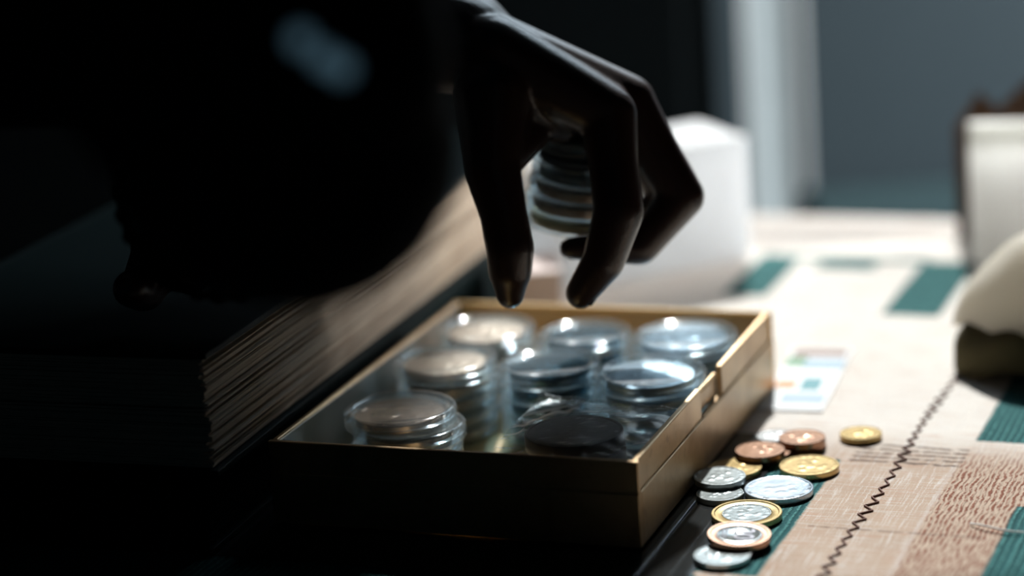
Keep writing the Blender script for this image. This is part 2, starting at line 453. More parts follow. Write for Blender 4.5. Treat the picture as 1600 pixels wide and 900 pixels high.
# ------------------------------------------------------------------ table and tablecloth (both turned 22.5 degrees)
CA = math.radians(-22.5)
T_U0, T_U1, T_V0, T_V1 = -.550, .00, .05, 1.150
tab = empty('table', (0, 0, FLOOR_Z), CA)
tag(tab, 'table under the patterned cloth, holding the box and the coins', 'table')
bm = bmesh.new(); box(bm, T_U0, T_U1, T_V0, T_V1, -FLOOR_Z-.034, -FLOOR_Z-.004, .003); obj('tabletop', bm, M_wood, tab)
for a in (T_U0+.05, T_U1-.05):
    for b in (T_V0+.05, T_V1-.05):
        bm = bmesh.new(); box(bm, a-.025, a+.025, b-.025, b+.025, 0, -FLOOR_Z-.034, .002); obj('leg', bm, M_wood, tab)
def cloth_bm():
    b = bmesh.new(); e = .004
    us = [T_U0-e+(T_U1-T_U0+2*e)*i/60 for i in range(61)]; vs = [T_V0-e+(T_V1-T_V0+2*e)*i/70 for i in range(71)]
    def hang(k): return -.07*k/4
    grid = []
    for j in range(-4, 75):
        row = []
        for i in range(-4, 65):
            u = us[min(max(i, 0), 60)]; v = vs[min(max(j, 0), 70)]
            k = max(-i, i-60, 0); l = max(-j, j-70, 0); z = hang(max(k, l))
            ru = .006*math.sin(v*40)*k/4; rv = .006*math.sin(u*40)*l/4
            if i < 0: u -= abs(ru)+.0005*k
            if i > 60: u += abs(ru)+.0005*k
            if j < 0: v -= abs(rv)+.0005*l
            if j > 70: v += abs(rv)+.0005*l
            row.append(b.verts.new((u, v, z)))
        grid.append(row)
    for j in range(len(grid)-1):
        for i in range(len(grid[0])-1): b.faces.new([grid[j][i], grid[j][i+1], grid[j+1][i+1], grid[j+1][i]])
    return b
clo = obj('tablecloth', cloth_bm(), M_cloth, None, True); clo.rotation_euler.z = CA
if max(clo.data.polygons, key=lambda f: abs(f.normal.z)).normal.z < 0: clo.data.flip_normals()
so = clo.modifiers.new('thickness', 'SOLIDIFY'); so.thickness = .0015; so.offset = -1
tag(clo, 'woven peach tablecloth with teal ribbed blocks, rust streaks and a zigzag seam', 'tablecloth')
bm = bmesh.new(); pts = []
N = 420
for i in range(N+1):
    v = 690 + (955-690)*i/N
    per = 8.2 + 1.2*math.sin(v*.043)
    ph = (v-690)*2*PI/8.3 + .9*math.sin(v*.06)
    amp = 1.6 + .4*math.sin(v*.11)
    s = math.sin(ph); tri = s
    pts.append(((-189.3 + amp*tri + .6*math.sin(v*.05))*MM, (v + .45*math.sin(2*ph))*MM, .00035))
tube(bm, pts, .00036, 6)
obj('embroidery_thread', bm, M_thread, clo, True)['label'] = 'dark brown zigzag embroidery thread'
bm = bmesh.new()
tube(bm, [(.1463, .7525, .0006), (.1480, .7500, .0011), (.1505, .7472, .0013), (.154, .7440, .0012), (.158, .7415, .0010), (.163, .7400, .0008), (.170, .7395, .0006)], .00035, 6)
th = obj('loose_thread', bm, M_white_thread, None, True)
tag(th, 'loose white thread lying curved on the rust and teal weave, right', 'thread')

# ------------------------------------------------------------------ coin box
BX = Vector((-.089, .799, .0)); BA = -0.37433
BW, BD, BZ, BH = .135, .178, .0012, .0300
Bm = Matrix.Translation(BX) @ Matrix.Rotation(BA, 4, 'Z')
def bl(a, b, z=0.0): return Bm @ Vector((a*MM, b*MM, z*MM))     # box-local mm -> world
cb = empty('coin_box', (BX.x, BX.y, BZ), BA)
tag(cb, 'open shallow brass-coloured box filled with stacks of coins in capsules', 'box')
t = .0030; seam = .0188; tl = .0016
def wall(x0, x1, y0, y1, out, gap=None):
    """lower body up to the seam, then a thinner rim band set back from the outer face"""
    b = bmesh.new()
    box(b, x0, x1, y0, y1, 0, seam, .0004)
    dx, dy = out
    rx0, rx1, ry0, ry1 = x0, x1, y0, y1
    if dx > 0: rx1 -= .0008
    if dx < 0: rx0 += .0008
    if dy > 0: ry1 -= .0008
    if dy < 0: ry0 += .0008
    if gap is None: box(b, rx0, rx1, ry0, ry1, seam-.0004, BH, .0005)
    else:
        box(b, rx0, rx1, ry0, gap[0], seam-.0004, BH, .0005)
        box(b, rx0, rx1, gap[1], ry1, seam-.0004, BH, .0005)
    return b
obj('front_wall', wall(0, BW, 0, t, (0, -1)), M_box, cb)
obj('back_wall', wall(0, BW, BD-t, BD, (0, 1)), M_boxin, cb)
obj('side_wall', wall(0, t, t, BD-t, (-1, 0)), M_box, cb)
rw = obj('side_wall', wall(BW-t, BW, t, BD-t, (1, 0), (.0785, .1055)), M_box, cb)
bm = bmesh.new(); box(bm, t, BW-t, t, BD-t, 0, .0018); obj('bottom_panel', bm, M_boxin, cb)
bm = bmesh.new(); box(bm, t, BW-t, BD-t-.0008, BD-t, .0018, BH-.0012); obj('back_lining', bm, M_boxin, cb)['label'] = 'golden inner lining of the back wall'
bm = bmesh.new(); box(bm, t, t+.0008, t, BD-t-.0008, .0018, BH-.0006); obj('side_lining', bm, M_foil, cb)['label'] = 'pale shiny inner lining of the left wall'
# latch: sprung tab with a rolled top, a slot below it
bm = bmesh.new()
box(bm, BW-t-.0008, BW-t+.0002, .0800, .1040, .0196, .0268, .0002)
tube(bm, [(BW-t-.0002, .0800, .0268), (BW-t-.0002, .1040, .0268)], .0011, 10)
la = obj('latch', bm, M_box, cb); la['label'] = 'sprung latch tab with a rolled top edge'
bm = bmesh.new(); box(bm, BW-t+.0016, BW-.0006, .0800, .1040, seam-.0004, .0194, .0002); obj('latch_bar', bm, M_box, la)

# ------------------------------------------------------------------ coins and capsules
def coin_bm(R, th, seed=0, n=72, m=20, relief=.00028, beads=True):
    """struck coin: raised rim, lettering-like ring of small bumps and a raised motif, both faces"""
    b = bmesh.new(); rnd = random.Random(seed)
    blobs = [(rnd.uniform(0, .52), rnd.uniform(0, 2*PI), rnd.uniform(.05, .17), rnd.uniform(.4, 1.0)) for _ in range(16)]
    def h(r, a):
        q = r/R
        if q > .985: return -.00006*(th/.0019)
        if q > .925: return relief*.9
        z = 0.0
        if beads and .76 < q < .88 and (a % (2*PI)) > .5:
            z += relief*.75*max(0, math.sin(a*34+3*math.sin(a*5)))**.5 if math.sin(a*34+3*math.sin(a*5)) > 0 else 0
        x, y = q*math.cos(a), q*math.sin(a)
        for br, ba, bs, bh in blobs:
            d = math.hypot(x-br*math.cos(ba), y-br*math.sin(ba))/bs
            if d < 1: z = max(z, relief*bh*(1-d*d))
        return z
    rs = [R*((i+1)/m)**.85 for i in range(m)]
    rs[-1] = R; rs[-2] = R*.982; rs[-3] = R*.93; rs[-4] = R*.918
    for sgn in (1, -1):
        c = b.verts.new((0, 0, th/2*sgn + sgn*h(0, 0))); prev = None
        for r in rs:
            ring = [b.verts.new((r*math.cos(2*PI*i/n), r*math.sin(2*PI*i/n), sgn*(th/2 + h(r, 2*PI*i/n)))) for i in range(n)]
            for i in range(n):
                j = (i+1) % n
                if prev is None: b.faces.new([c, ring[i], ring[j]])
                else: b.faces.new([prev[i], ring[i], ring[j], prev[j]])
            prev = ring
        if sgn == 1: topring = prev
    for i in range(n): b.faces.new([topring[i], topring[(i+1) % n], prev[(i+1) % n], prev[i]])
    bmesh.ops.translate(b, vec=(0, 0, th/2), verts=b.verts)
    return b
def ring_bm(R0, R1, th, rim=.00025, n=72):
    b = bmesh.new()
    lathe(b, [(R0, 0), (R1-.0002, 0), (R1, .0002), (R1, th+rim-.0002), (R1-.0002, th+rim), (R1-.0010, th+rim), (R1-.0013, th), (R0+.0004, th), (R0, th-.0001), (R0, 0)], n)
    return b
def place(o, p, tilt=(0, 0), rz=0.0):
    o.location = p; o.rotation_euler = (tilt[0], tilt[1], rz)
    return o
COIN_H = .0026
def plain_coin(name, R, th, mat, seed, n=72, m=20):
    o = obj(name, coin_bm(R, th, seed, n, m), mat); smooth_angle(o, 40); return o

# clear screw-top style capsule: lid and base shells, 6 mm tall
CAP_H = .0060
def capsule(R):
    e = empty('coin_capsule')
    b = bmesh.new()
    lathe(b, [(0, .0053), (R-.0042, .0053), (R-.0034, .0056), (R-.0026, .0060), (R-.0012, .0060), (R-.0004, .0056), (R, .0049), (R, .0034), (R-.0005, .0031), (R-.0022, .0031), (R-.0026, .0035), (R-.0030, .0048), (R-.0044, .0049), (0, .0049)], 64)
    l = obj('capsule_lid', b, M_clear_rim, e); smooth_angle(l, 50)
    b = bmesh.new()
    lathe(b, [(0, .0004), (R-.004, .0004), (R-.0030, .0000), (R-.0010, .0000), (R-.0003, .0005), (R-.0001, .0012), (R-.0003, .0026), (R-.0009, .0029), (R-.0024, .0029), (R-.0029, .0024), (R-.0034, .0009), (0, .0009)], 64)
    l = obj('capsule_base', b, M_clear_rim, e); smooth_angle(l, 50)
    return e
proto = {}
def get_capsule(R):
    if R not in proto:
        proto[R] = capsule(R); return proto[R]
    return copy_tree(proto[R])
coinproto = {}
def get_coin(R, mat, seed):
    k = (R, mat.name, seed)
    if k in coinproto: o = coinproto[k].copy(); COL.objects.link(o); return o
    o = plain_coin('coin', R, COIN_H, mat, seed); coinproto[k] = o; return o

ORD = ['lowest', 'second-lowest', 'middle', 'second-highest', 'topmost']
# name of the stack, local x, y, radius, material, coin words, offsets of each level
stacks = [
    ('front left stack', 34.5, 38.0, 20.3, M_brown, 'brown mirror-bright coin', [(1, 0), (-.6, .8), (1.5, 0), (3.0, .2), (0, 0)]),
    ('middle left stack', 28.5, 96.0, 19.8, M_tan, 'tan copper coin', [(0, 0), (.6, -.5), (0, .4), (.8, 0), (0, 0)]),
    ('back left stack', 29.5, 137.6, 19.4, M_tan, 'pale tan coin', [(0, 0), (.5, 0), (-.4, .2), (.9, 0), (0, 0)]),
    ('centre stack', 70.4, 96.0, 19.3, M_teal, 'dark teal coin with bright glints', [(0, 0), (.4, .2), (-.3, 0), (.5, -.3), (0, 0)]),
    ('stack beside the latch', 111.2, 92.0, 20.5, M_frost2, 'bright frosted silver coin', [(0, 0), (-.3, 0), (.2, .2), (-.4, 0), (0, 0)]),
    ('back middle stack', 70.8, 135.6, 18.6, M_teal, 'dark blue-grey coin', [(0, 0), (.4, 0), (-.4, .3), (.2, 0), (0, 0)]),
    ('back right corner stack', 110.6, 138.0, 20.8, M_frost, 'white gleaming silver coin', [(0, 0), (.2, 0), (-.2, .2), (.3, 0), (0, 0)]),
]
Z0 = BZ + .0018
for si, (nm, sx, sy, R, mat, words, offs) in enumerate(stacks):
    for k, (ox, oy) in enumerate(offs):
        z = Z0 + k*(CAP_H+.00002)
        p = bl(sx+ox, sy+oy); p.z = z
        c = get_capsule(R*MM); place(c, p, (0, 0), BA + random.uniform(0, 6))
        tag(c, f'{ORD[k]} clear round capsule of the {nm} in the box', 'capsule', f'capsules of the {nm}')
        q = p.copy(); q.z += .0011
        o = get_coin((R-4.2)*MM, mat, si % 5)
        place(o, q, (0, 0), BA + random.uniform(0, 6))
        tag(o, f'{words} inside the {ORD[k]} capsule of the {nm}', 'coin', f'coins of the {nm}')
        if si == 0 and k == 4:
            pv_ = Matrix.Rotation(-o.rotation_euler.z, 3, 'Z') @ V(-5.2, -3.0, COIN_H*1000)
            b = bmesh.new(); lathe(b, [(0, 0), (.0052, 0), (.0055, .0002), (.0055, .0006), (.0051, .0008), (0, .0007)], 40)
            md_ = obj('medallion', b, M_dkbrown, o); md_.location = pv_; smooth_angle(md_, 40); md_['label'] = 'small raised disc on the coin face'
            rn = random.Random(3)
            b = bmesh.new()
            for i in range(16):
                a_, q_ = rn.uniform(0, 6.28), .0045*rn.random()**.5
                bmesh.ops.create_icosphere(b, subdivisions=2, radius=rn.uniform(.00022, .00042), matrix=Matrix.Translation((q_*math.cos(a_), q_*math.sin(a_), .0009)))
            obj('speck', b, M_bead, md_, True)['label'] = 'shiny gold specks'
# the bag corner: dark coin on its own stack, under a clear plastic bag
for k in range(5):
    p = bl(101.5 + (.5 if k % 2 else 0), 33.5); p.z = Z0 + k*.0052
    if k == 0:
        dk = plain_coin('coin', .0172, .0051, M_dark, 3); o = dk
    else: o = dk.copy(); COL.objects.link(o)
    place(o, p, (0, 0), BA + k*1.3)
    tag(o, f'large dark tarnished coin, {ORD[k]} of the pile under the plastic bag', 'coin', 'dark coins under the bag')

# ------------------------------------------------------------------ clear plastic bag lying over the dark coin
def bag_bm():
    b = bmesh.new(); nu, nv = 48, 44; g = []
    A, Bq, Cq, D = (76, 68), (131, 60), (131.5, 4.2), (80, 6.5)
    for j in range(nv+1):
        row = []
        for i in range(nu+1):
            u, v = i/nu, j/nv
            x = (D[0]*(1-u)+Cq[0]*u)*(1-v) + (A[0]*(1-u)+Bq[0]*u)*v
            y = (D[1]*(1-u)+Cq[1]*u)*(1-v) + (A[1]*(1-u)+Bq[1]*u)*v
            d = math.hypot(x-101.7, y-33.5)
            z = 30.2 if d < 18 else 30.2 - 2.0*(1-math.exp(-(d-18)/11))
            w = Vector((x*.06, y*.06, 3.1))
            cr = abs(noise.noise(w)) + .5*abs(noise.noise(w*2.3)) + .25*noise.noise(w*5)
            z += (cr-.45)*(1.7 if d > 18 else .35)
            if d < 19: z = max(z, 29.9)
            if math.hypot(x-111.2, y-92) < 21.5: z = max(z, 33.4)
            if v > .97: z += .25*math.sin(i*2.2)
            row.append(b.verts.new((x*MM, y*MM, z*MM)))
        g.append(row)
    for j in range(nv):
        for i in range(nu): b.faces.new([g[j][i], g[j][i+1], g[j+1][i+1], g[j+1][i]])
    return b
bag = empty('plastic_bag', (BX.x, BX.y, 0), BA)
tag(bag, 'clear crinkled plastic bag draped over a dark coin, front right of the box', 'bag')
obj('film', bag_bm(), M_film, bag, True)
bm = bmesh.new(); pts = []
for i in range(61):
    u = i/60; x = 76 + 55*u; y = 68 - 8*u
    pts.append((x*MM, y*MM, (29.3+.3*math.sin(i*.5)+.25*(i % 2))*MM))
tube(bm, pts, .0006, 6); obj('sealed_edge', bm, M_film, bag)['label'] = 'serrated heat-sealed edge'

# ------------------------------------------------------------------ plastic sleeve under the box
sl = empty('plastic_sleeve', (BX.x, BX.y, 0), BA)
tag(sl, 'flat clear plastic sleeve with a pale welded edge, sticking out from under the box', 'sleeve')
bm = bmesh.new(); box(bm, -.010, .1570, -.030, .120, .0002, .0005, 0); obj('sheet', bm, M_sleeve_pl, sl)
bm = bmesh.new(); box(bm, .1385, .1402, -.030, .090, .0002, .0011, .0002); obj('welded_edge', bm, M_clear_rim, sl)
bm = bmesh.new(); box(bm, .1500, .1505, -.020, .040, .0002, .0006, .0001); obj('crease', bm, M_clear_rim, sl)

# ------------------------------------------------------------------ loose coins on the cloth
G1 = 'loose coins beside the box'
def bimetal(p, R, ringm, corem, label, tilt=(0, 0), rz=0.0, number=None, seed=1):
    e = empty('bimetal_coin', p); e.rotation_euler = (tilt[0], tilt[1], rz)
    tag(e, label, 'coin', G1)
    r = obj('outer_ring', ring_bm(R*.70, R, .0019), ringm, e); smooth_angle(r, 35)
    b = bmesh.new()
    if number: lathe(b, [(0, 0), (R*.70, 0), (R*.70, .0019), (R*.66, .00195), (R*.64, .0018), (0, .0018)], 56)
    else:
        b.free(); b = coin_bm(R*.70, .0018, seed, 56, 16, .00012)
    k = obj('core', b, corem, e); smooth_angle(k, 40)
    if number:
        cu = bpy.data.curves.new('n', 'FONT'); cu.body = number; cu.size = R*.92; cu.extrude = .00010
        cu.align_x = 'CENTER'; cu.align_y = 'CENTER'; cu.bevel_depth = .00008
        to = bpy.data.objects.new('n', cu); COL.objects.link(to)
        dg = bpy.context.evaluated_depsgraph_get(); dg.update()
        me = bpy.data.meshes.new_from_object(to.evaluated_get(dg)); bpy.data.objects.remove(to)
        me.materials.clear(); me.materials.append(M_dark)
        no = bpy.data.objects.new('numeral', me); link(no, e); no.location = (0, R*.12, .0019)
        no.rotation_euler.z = 0
        b = bmesh.new(); rnd = random.Random(5)
        for i in range(22):
            x = (i % 11 - 5)*R*.075 + rnd.uniform(-.0001, .0001); y = -R*.40 - (i//11)*R*.11
            box(b, x-.00022, x+.00022, y-.0003, y+rnd.uniform(.0001, .0004), .0018, .00197)
        obj('relief', b, M_dark, k)
    return e
def loose(p, R, mat, label, tilt=(0, 0), rz=0.0, seed=0, th=.0019):
    o = obj('loose_coin', coin_bm(R, th, seed, 64, 18, .00013), mat); smooth_angle(o, 40)
    place(o, p, tilt, rz); tag(o, label, 'coin', G1); return o
loose((.0622, .7375, .0002), .0095, M_silver, 'dull silver coin mostly hidden under the nearest two-coloured coin', seed=2)
bimetal((.0690, .7490, .0023), .0106, M_copper, M_silver, 'nearest two-coloured coin, silver centre with numeral in a copper ring', (-.045, .03), -1.75, '20')
bimetal((.0742, .7733, .0002), .0121, M_gold, M_silver, 'two-coloured coin, silver centre in a gold ring, half dark beside the box', (0, 0), .6, None, 4)
loose((.0879, .7950, .0002), .0121, M_frost, 'wide plain bright silver coin in the middle of the loose coins', rz=.3, seed=1)
loose((.0672, .7942, .0002), .0083, M_silver, 'small shiny silver coin lying lowest against the box side', rz=1, seed=3)
loose((.0684, .8055, .0023), .0092, M_silver, 'silver coin overlapping the small shiny one beside the box', (0.02, .0), .2, 4)
loose((.0750, .8190, .0002), .0098, M_gold, 'gold coin nearest the box side, behind the silver ones', rz=.9, seed=0)
loose((.0885, .8330, .0002), .0084, M_copper, 'lower coin of the raised copper pair behind the gold coin', seed=2)
loose((.0855, .8300, .0023), .0090, M_copper, 'raised copper coin resting on two coins, behind the gold coin', rz=2, seed=1)
loose((.1014, .8157, .0002), .0107, M_gold, 'wide gold coin at the right of the loose coins', rz=.5, seed=4)
loose((.1030, .8425, .0002), .0083, M_copper, 'lower coin of the pair farthest behind', rz=.5, seed=3)
loose((.1022, .8405, .0023), .0086, M_copper, 'upper copper coin of the pair farthest behind', rz=1.5, seed=2)
loose((.0935, .8500, .0002), .0070, M_silver_dull, 'small silver coin glimpsed behind the raised copper coin', seed=2)
loose((.1247, .8462, .0002), .0078, M_gold, 'pale gold coin lying alone by the dark hatched bar', rz=.7, seed=1)

# ------------------------------------------------------------------ thick book left of the box
bk = empty('book', (-.1036, .7700, .0300), -.342)      # local +y runs along the lit page edges, +x points right
tag(bk, 'thick closed book with tan page edges along the left rim of the box', 'book')
BKW, BKL, BKT = .135, .345, .0435
bm = bmesh.new(); box(bm, -BKW, .0015, -.0015, BKL, .0002, .0024, .0004); obj('bottom_cover', bm, M_cover, bk)
bm = bmesh.new(); box(bm, -BKW, .0015, -.0015, BKL, BKT-.0022, BKT, .0004); obj('top_cover', bm, M_cover, bk)
bm = bmesh.new(); box(bm, -BKW-.0022, -BKW, -.0015, BKL, .0002, BKT, .0004); obj('spine', bm, M_cover, bk)
bm = bmesh.new(); rnd = random.Random(11)
z = .0026; top = BKT-.0024
while z < top-.0002:
    th = rnd.choice((.00025, .0004, .0006, .0009, .0013))
    th = min(th, top-z)
    dx = -abs(rnd.gauss(0, .0011)) - (.0022 if rnd.random() < .16 else 0); dy = abs(rnd.gauss(0, .0006))
    # each gathering is a slightly wavy slab along its length
    n = 10; lo, hi = [], []
    ph = rnd.uniform(0, 6)
    for i in range(n+1):
        y = dy + (BKL-.002-dy)*i/n
        wv = .00018*math.sin(ph+i*.9)
        lo.append((bm.verts.new((-BKW+.001, y, z)), bm.verts.new((dx+wv, y, z))))
        hi.append((bm.verts.new((-BKW+.001, y, z+th*.84)), bm.verts.new((dx+wv, y, z+th*.84))))
    for i in range(n):
        bm.faces.new([lo[i][0], lo[i+1][0], lo[i+1][1], lo[i][1]])
        bm.faces.new([hi[i][0], hi[i][1], hi[i+1][1], hi[i+1][0]])
        bm.faces.new([lo[i][1], lo[i+1][1], hi[i+1][1], hi[i][1]])
    bm.faces.new([lo[0][0], lo[0][1], hi[0][1], hi[0][0]]); bm.faces.new([lo[-1][1], lo[-1][0], hi[-1][0], hi[-1][1]])
    z += th
pg = obj('pages', bm, M_pages, bk); pg['kind'] = 'stuff'

# dark thinner book underneath
ub = empty('book', (-.1080, .7735, .0), -.342)
tag(ub, 'thinner dark book in the shadow underneath the thick book', 'book')
UT = .0300
bm = bmesh.new(); box(bm, -.125, .0, 0, .325, .0003, .0026, .0004); obj('bottom_cover', bm, M_cover, ub)
bm = bmesh.new(); box(bm, -.125, .0, 0, .325, UT-.0024, UT, .0004); obj('top_cover', bm, M_cover, ub)
bm = bmesh.new(); box(bm, -.127, -.125, 0, .325, .0003, UT, .0004); obj('spine', bm, M_cover, ub)
bm = bmesh.new(); n_ = 40
for i in range(n_):
    z = .0027 + (UT-.0052)*i/n_; box(bm, -.1248, -.002-.0008*((i*7) % 5)/5, .002+.0006*((i*5) % 7)/7, .322, z, z+(UT-.0052)/n_*.86)
o_ = obj('pages', bm, M_cover, ub); o_['kind'] = 'stuff'
# ------------------------------------------------------------------ the person
per = empty('person', (-.58, .85, FLOOR_Z))
tag(per, 'person in dark knitted sweater leaning over table, left hand reaching into the coin box', 'person')
def to_local(b):
    bmesh.ops.translate(b, vec=-Vector(per.location), verts=b.verts); return b
# left hand, reaching down into the box and holding a stack of capsules in its curled fingers
b = bmesh.new()
wr = V(-11.5, 884.5, 152.5)
IM, IP, ID, IT = V(38.9, 856.5, 126.1), V(40.0, 839.6, 94.4), V(33.3, 836.9, 77.2), V(24.6, 837.9, 65.7)
MMc, MP, MD, MT = V(47.3, 878.3, 125.9), V(65.0, 868.7, 91.1), V(48.2, 864.1, 74.5), V(22.4, 861.5, 76.4)
RM, RP, RD, RT = V(45.6, 895.9, 118.2), V(62.0, 895.5, 86.8), V(47.2, 891.8, 67.7), V(28.9, 889.9, 70.1)
PM, PP, PD, PT = V(40.9, 914.5, 110.6), V(49.0, 921.1, 85.7), V(32.4, 919.8, 80.8), V(14.2, 908.2, 93.0)
TC, TM, T5, TI, TT = V(-1.9, 855.2, 136.3), V(-4.0, 842.6, 112.9), V(-1.1, 836.1, 97.1), V(.3, 832.9, 85.4), V(-.8, 832.5, 68.8)
chain(b, [IM, IM.lerp(IP, .5), IP, ID, IT], [.0108*1, .0092, .0092, .0078, .0058])
chain(b, [MMc, MMc.lerp(MP, .5), MP, MD, MD.lerp(MT, .55), MT], [.0104, .0088, .0084, .0070, .0056, .0042])
chain(b, [RM, RM.lerp(RP, .5), RP, RD, RT], [.0100, .0082, .0080, .0066, .0050])
chain(b, [PM, PM.lerp(PP, .5), PP, PD, PT], [.0092, .0072, .0070, .0060, .0046])
chain(b, [TC, TM, T5, TI, TI.lerp(TT, .5), TT], [.0150, .0104, .0086, .0088, .0080, .0054])
capsule_seg(b, V(-2, 868, 151.5), IM.lerp(MMc, .5) + V(-3, 0, 1), .0125, .0085)
capsule_seg(b, V(-3, 882, 150), MMc.lerp(RM, .5) + V(-3, 0, 1), .0125, .0085)
capsule_seg(b, wr + V(0, 0, 2), V(4, 872, 147), .0185, .0118)
# metacarpals and palm
c1, c2, c3, c4 = V(-1.3, 862, 151.0), V(-2.5, 875, 151), V(-3, 890, 147), V(-3.7, 903, 141)
for c, k, r in ((c1, IM, .0108), (c2, MMc, .0106), (c3, RM, .0104), (c4, PM, .0096)):
    capsule_seg(b, c, k, .0135, r)
capsule_seg(b, V(2, 866, 133), V(26, 871, 121), .0125, .0080)      # palm flesh below
capsule_seg(b, V(2, 890, 128), V(28, 899, 110), .0125, .0085)
capsule_seg(b, TC, V(22, 863, 122), .0120, .0065)                   # web between thumb and index
capsule_seg(b, TM, V(10, 858, 122), .0085, .0080)
FA = V(-262, 968, 168)
for p in (wr + V(0, -9, 0), wr + V(0, 9, -2)):
    capsule_seg(b, p, V(-60, 900, 156), .0185, .022)
capsule_seg(b, V(-60, 900, 156), V(-110, 918, 160), .0235, .028)
hand_l = remeshed(b, .0011, 7)
# right hand: loose fist resting on the book
b = bmesh.new()
rw_, R0 = V(-92, 761, 127), V(-94, 799, 104)
K = [V(-68, 799, 118), V(-86, 808, 121), V(-104, 811, 120), V(-120, 809, 116)]
for k, c in zip(K, (V(-84, 767, 127), V(-89, 767, 129), V(-95, 768, 129), V(-101, 769, 126))):
    capsule_seg(b, c, k, .0155, .0110)
for i, k in enumerate(K):
    p1 = k + V(-3, 22-i*2, -20); p2 = p1 + V(-4, -16, -9.5); p3 = p2 + V(-2, -14, 4)
    chain(b, [k, p1, p2, p3], [.0108, .0090, .0082, .0066])
chain(b, [V(-80, 773, 123), V(-58, 787, 107), V(-56, 803, 97), V(-68, 813, 93)], [.014, .0105, .0092, .0070])
capsule_seg(b, V(-88, 777, 118), V(-100, 799, 103), .016, .012)
for p in (rw_ + V(-9, 0, 0), rw_ + V(9, 0, 0)): capsule_seg(b, p, V(-74, 685, 150), .018, .024)
hand_r = remeshed(b, .0016, 6)
# arms, trunk, neck, head and legs
b = bmesh.new()
EL, SHR, SHL, EL2 = V(-48.5, 577, 187), V(-200, 640, 420), V(-270, 900, 410), V(-262, 968, 168)
capsule_seg(b, EL, V(-77, 700, 147), .033, .025); capsule_seg(b, SHR, EL, .052, .036)
capsule_seg(b, EL2, V(-100, 914, 160), .036, .027); capsule_seg(b, SHL, EL2, .052, .037)
chest, belly, hips = V(-315, 785, 365), V(-440, 815, 265), V(-565, 850, 150)
capsule_seg(b, chest, belly, .115, .115); capsule_seg(b, belly, hips, .115, .125)
capsule_seg(b, SHR + V(-40, 30, -10), SHL + V(-20, -30, -10), .062, .062)
for s in (-1, 1): capsule_seg(b, hips + V(0, 70*s, -10), hips + V(10, 80*s, 0), .10, .10)
neck, head = V(-245, 780, 420), V(-185, 775, 560)
capsule_seg(b, neck, V(-200, 776, 510), .056, .050)
fw = V(1000, 0, -550).normalized(); up = V(550, 0, 1000).normalized(); sd = Vector((0, 1, 0))
def hp(f, s, u): return head + fw*(f*MM) + sd*(s*MM) + up*(u*MM)
capsule_seg(b, hp(-18, 0, 18), hp(12, 0, 12), .082, .074)
capsule_seg(b, hp(22, 0, -30), hp(48, 0, -78), .058, .036)
capsule_seg(b, hp(86, 0, 4), hp(103, 0, -28), .0085, .0125)
for s in (-1, 1):
    capsule_seg(b, hp(70, 32*s, 12), hp(74, 20*s, 14), .014, .012)
    capsule_seg(b, hp(-8, 78*s, 8), hp(-12, 80*s, -24), .013, .011)
    capsule_seg(b, hp(60, 36*s, -22), hp(66, 26*s, -26), .022, .018)
capsule_seg(b, hp(78, -16, -55), hp(78, 16, -55), .0085, .0085); capsule_seg(b, hp(76, -13, -65), hp(76, 13, -65), .0085, .0085)
for s in (-1, 1):
    h0 = hips + V(0, 85*s, -10); kn = V(-575, 850+95*s, -290); an = V(-600, 850+100*s, -690)
    chain(b, [h0, kn, an, an + V(130, 0, -28)], [.090, .060, .042, .026])
body = remeshed(b, .006, 5)
allb = bmesh.new()
for q in (hand_l, hand_r, body):
    me = bpy.data.meshes.new('t'); q.to_mesh(me); q.free(); allb.from_mesh(me); bpy.data.meshes.remove(me)
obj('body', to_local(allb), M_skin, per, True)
# finger nails
def nail(tip, prev, r, outward):
    d = (tip-prev).normalized(); o = (outward - d*outward.dot(d)).normalized(); s = d.cross(o)
    b = bmesh.new(); g = []
    for j in range(7):
        row = []
        for i in range(7):
            a = (i/6-.5)*1.7; w = 1 - .35*abs(j/6-.5)**2*2
            row.append(b.verts.new(tip - d*(r*1.5) + d*(r*1.75*j/6) + (s*math.sin(a)*w + o*math.cos(a))*(r*1.02)))
        g.append(row)
    for j in range(6):
        for i in range(6): b.faces.new([g[j][i], g[j][i+1], g[j+1][i+1], g[j+1][i]])
    bmesh.ops.solidify(b, geom=b.faces, thickness=.0004)
    obj('fingernail', to_local(b), M_nail, per, True)
nail(IT, ID, .0058, Vector((.7, -.1, -.3))); nail(MT, MD, .0042, Vector((0, 0, -1))); nail(TT, TI, .0054, Vector((-.6, .7, 0)))
# sweater
b = bmesh.new()
# right sleeve: loose folds bulge round the bent elbow, nearest the camera
capsule_seg(b, V(-48.5, 573, 181), V(-80, 722, 141), .0396, .035)
capsule_seg(b, V(-45, 563, 204), V(-57, 563, 239), .0358, .041)
capsule_seg(b, V(-57, 569, 233), SHR, .048, .066)
capsule_seg(b, V(-54, 573, 185), V(-97, 613, 262), .039, .054)
capsule_seg(b, EL2, V(-66, 902, 156), .050, .033); capsule_seg(b, SHL, EL2, .066, .050)
capsule_seg(b, chest, belly, .130, .130); capsule_seg(b, belly, hips + V(20, 0, 60), .130, .138)
capsule_seg(b, SHR + V(-40, 30, -10), SHL + V(-20, -30, -10), .076, .076)
capsule_seg(b, V(-255, 782, 405), V(-230, 778, 440), .072, .066)
for s in (-1, 1): capsule_seg(b, hips + V(20, 55*s, 20), hips + V(40, 55*s, 40), .122, .122)
sw = remeshed(b, .0035, 6)
sweater = obj('sweater', to_local(sw), M_knit, per, True)
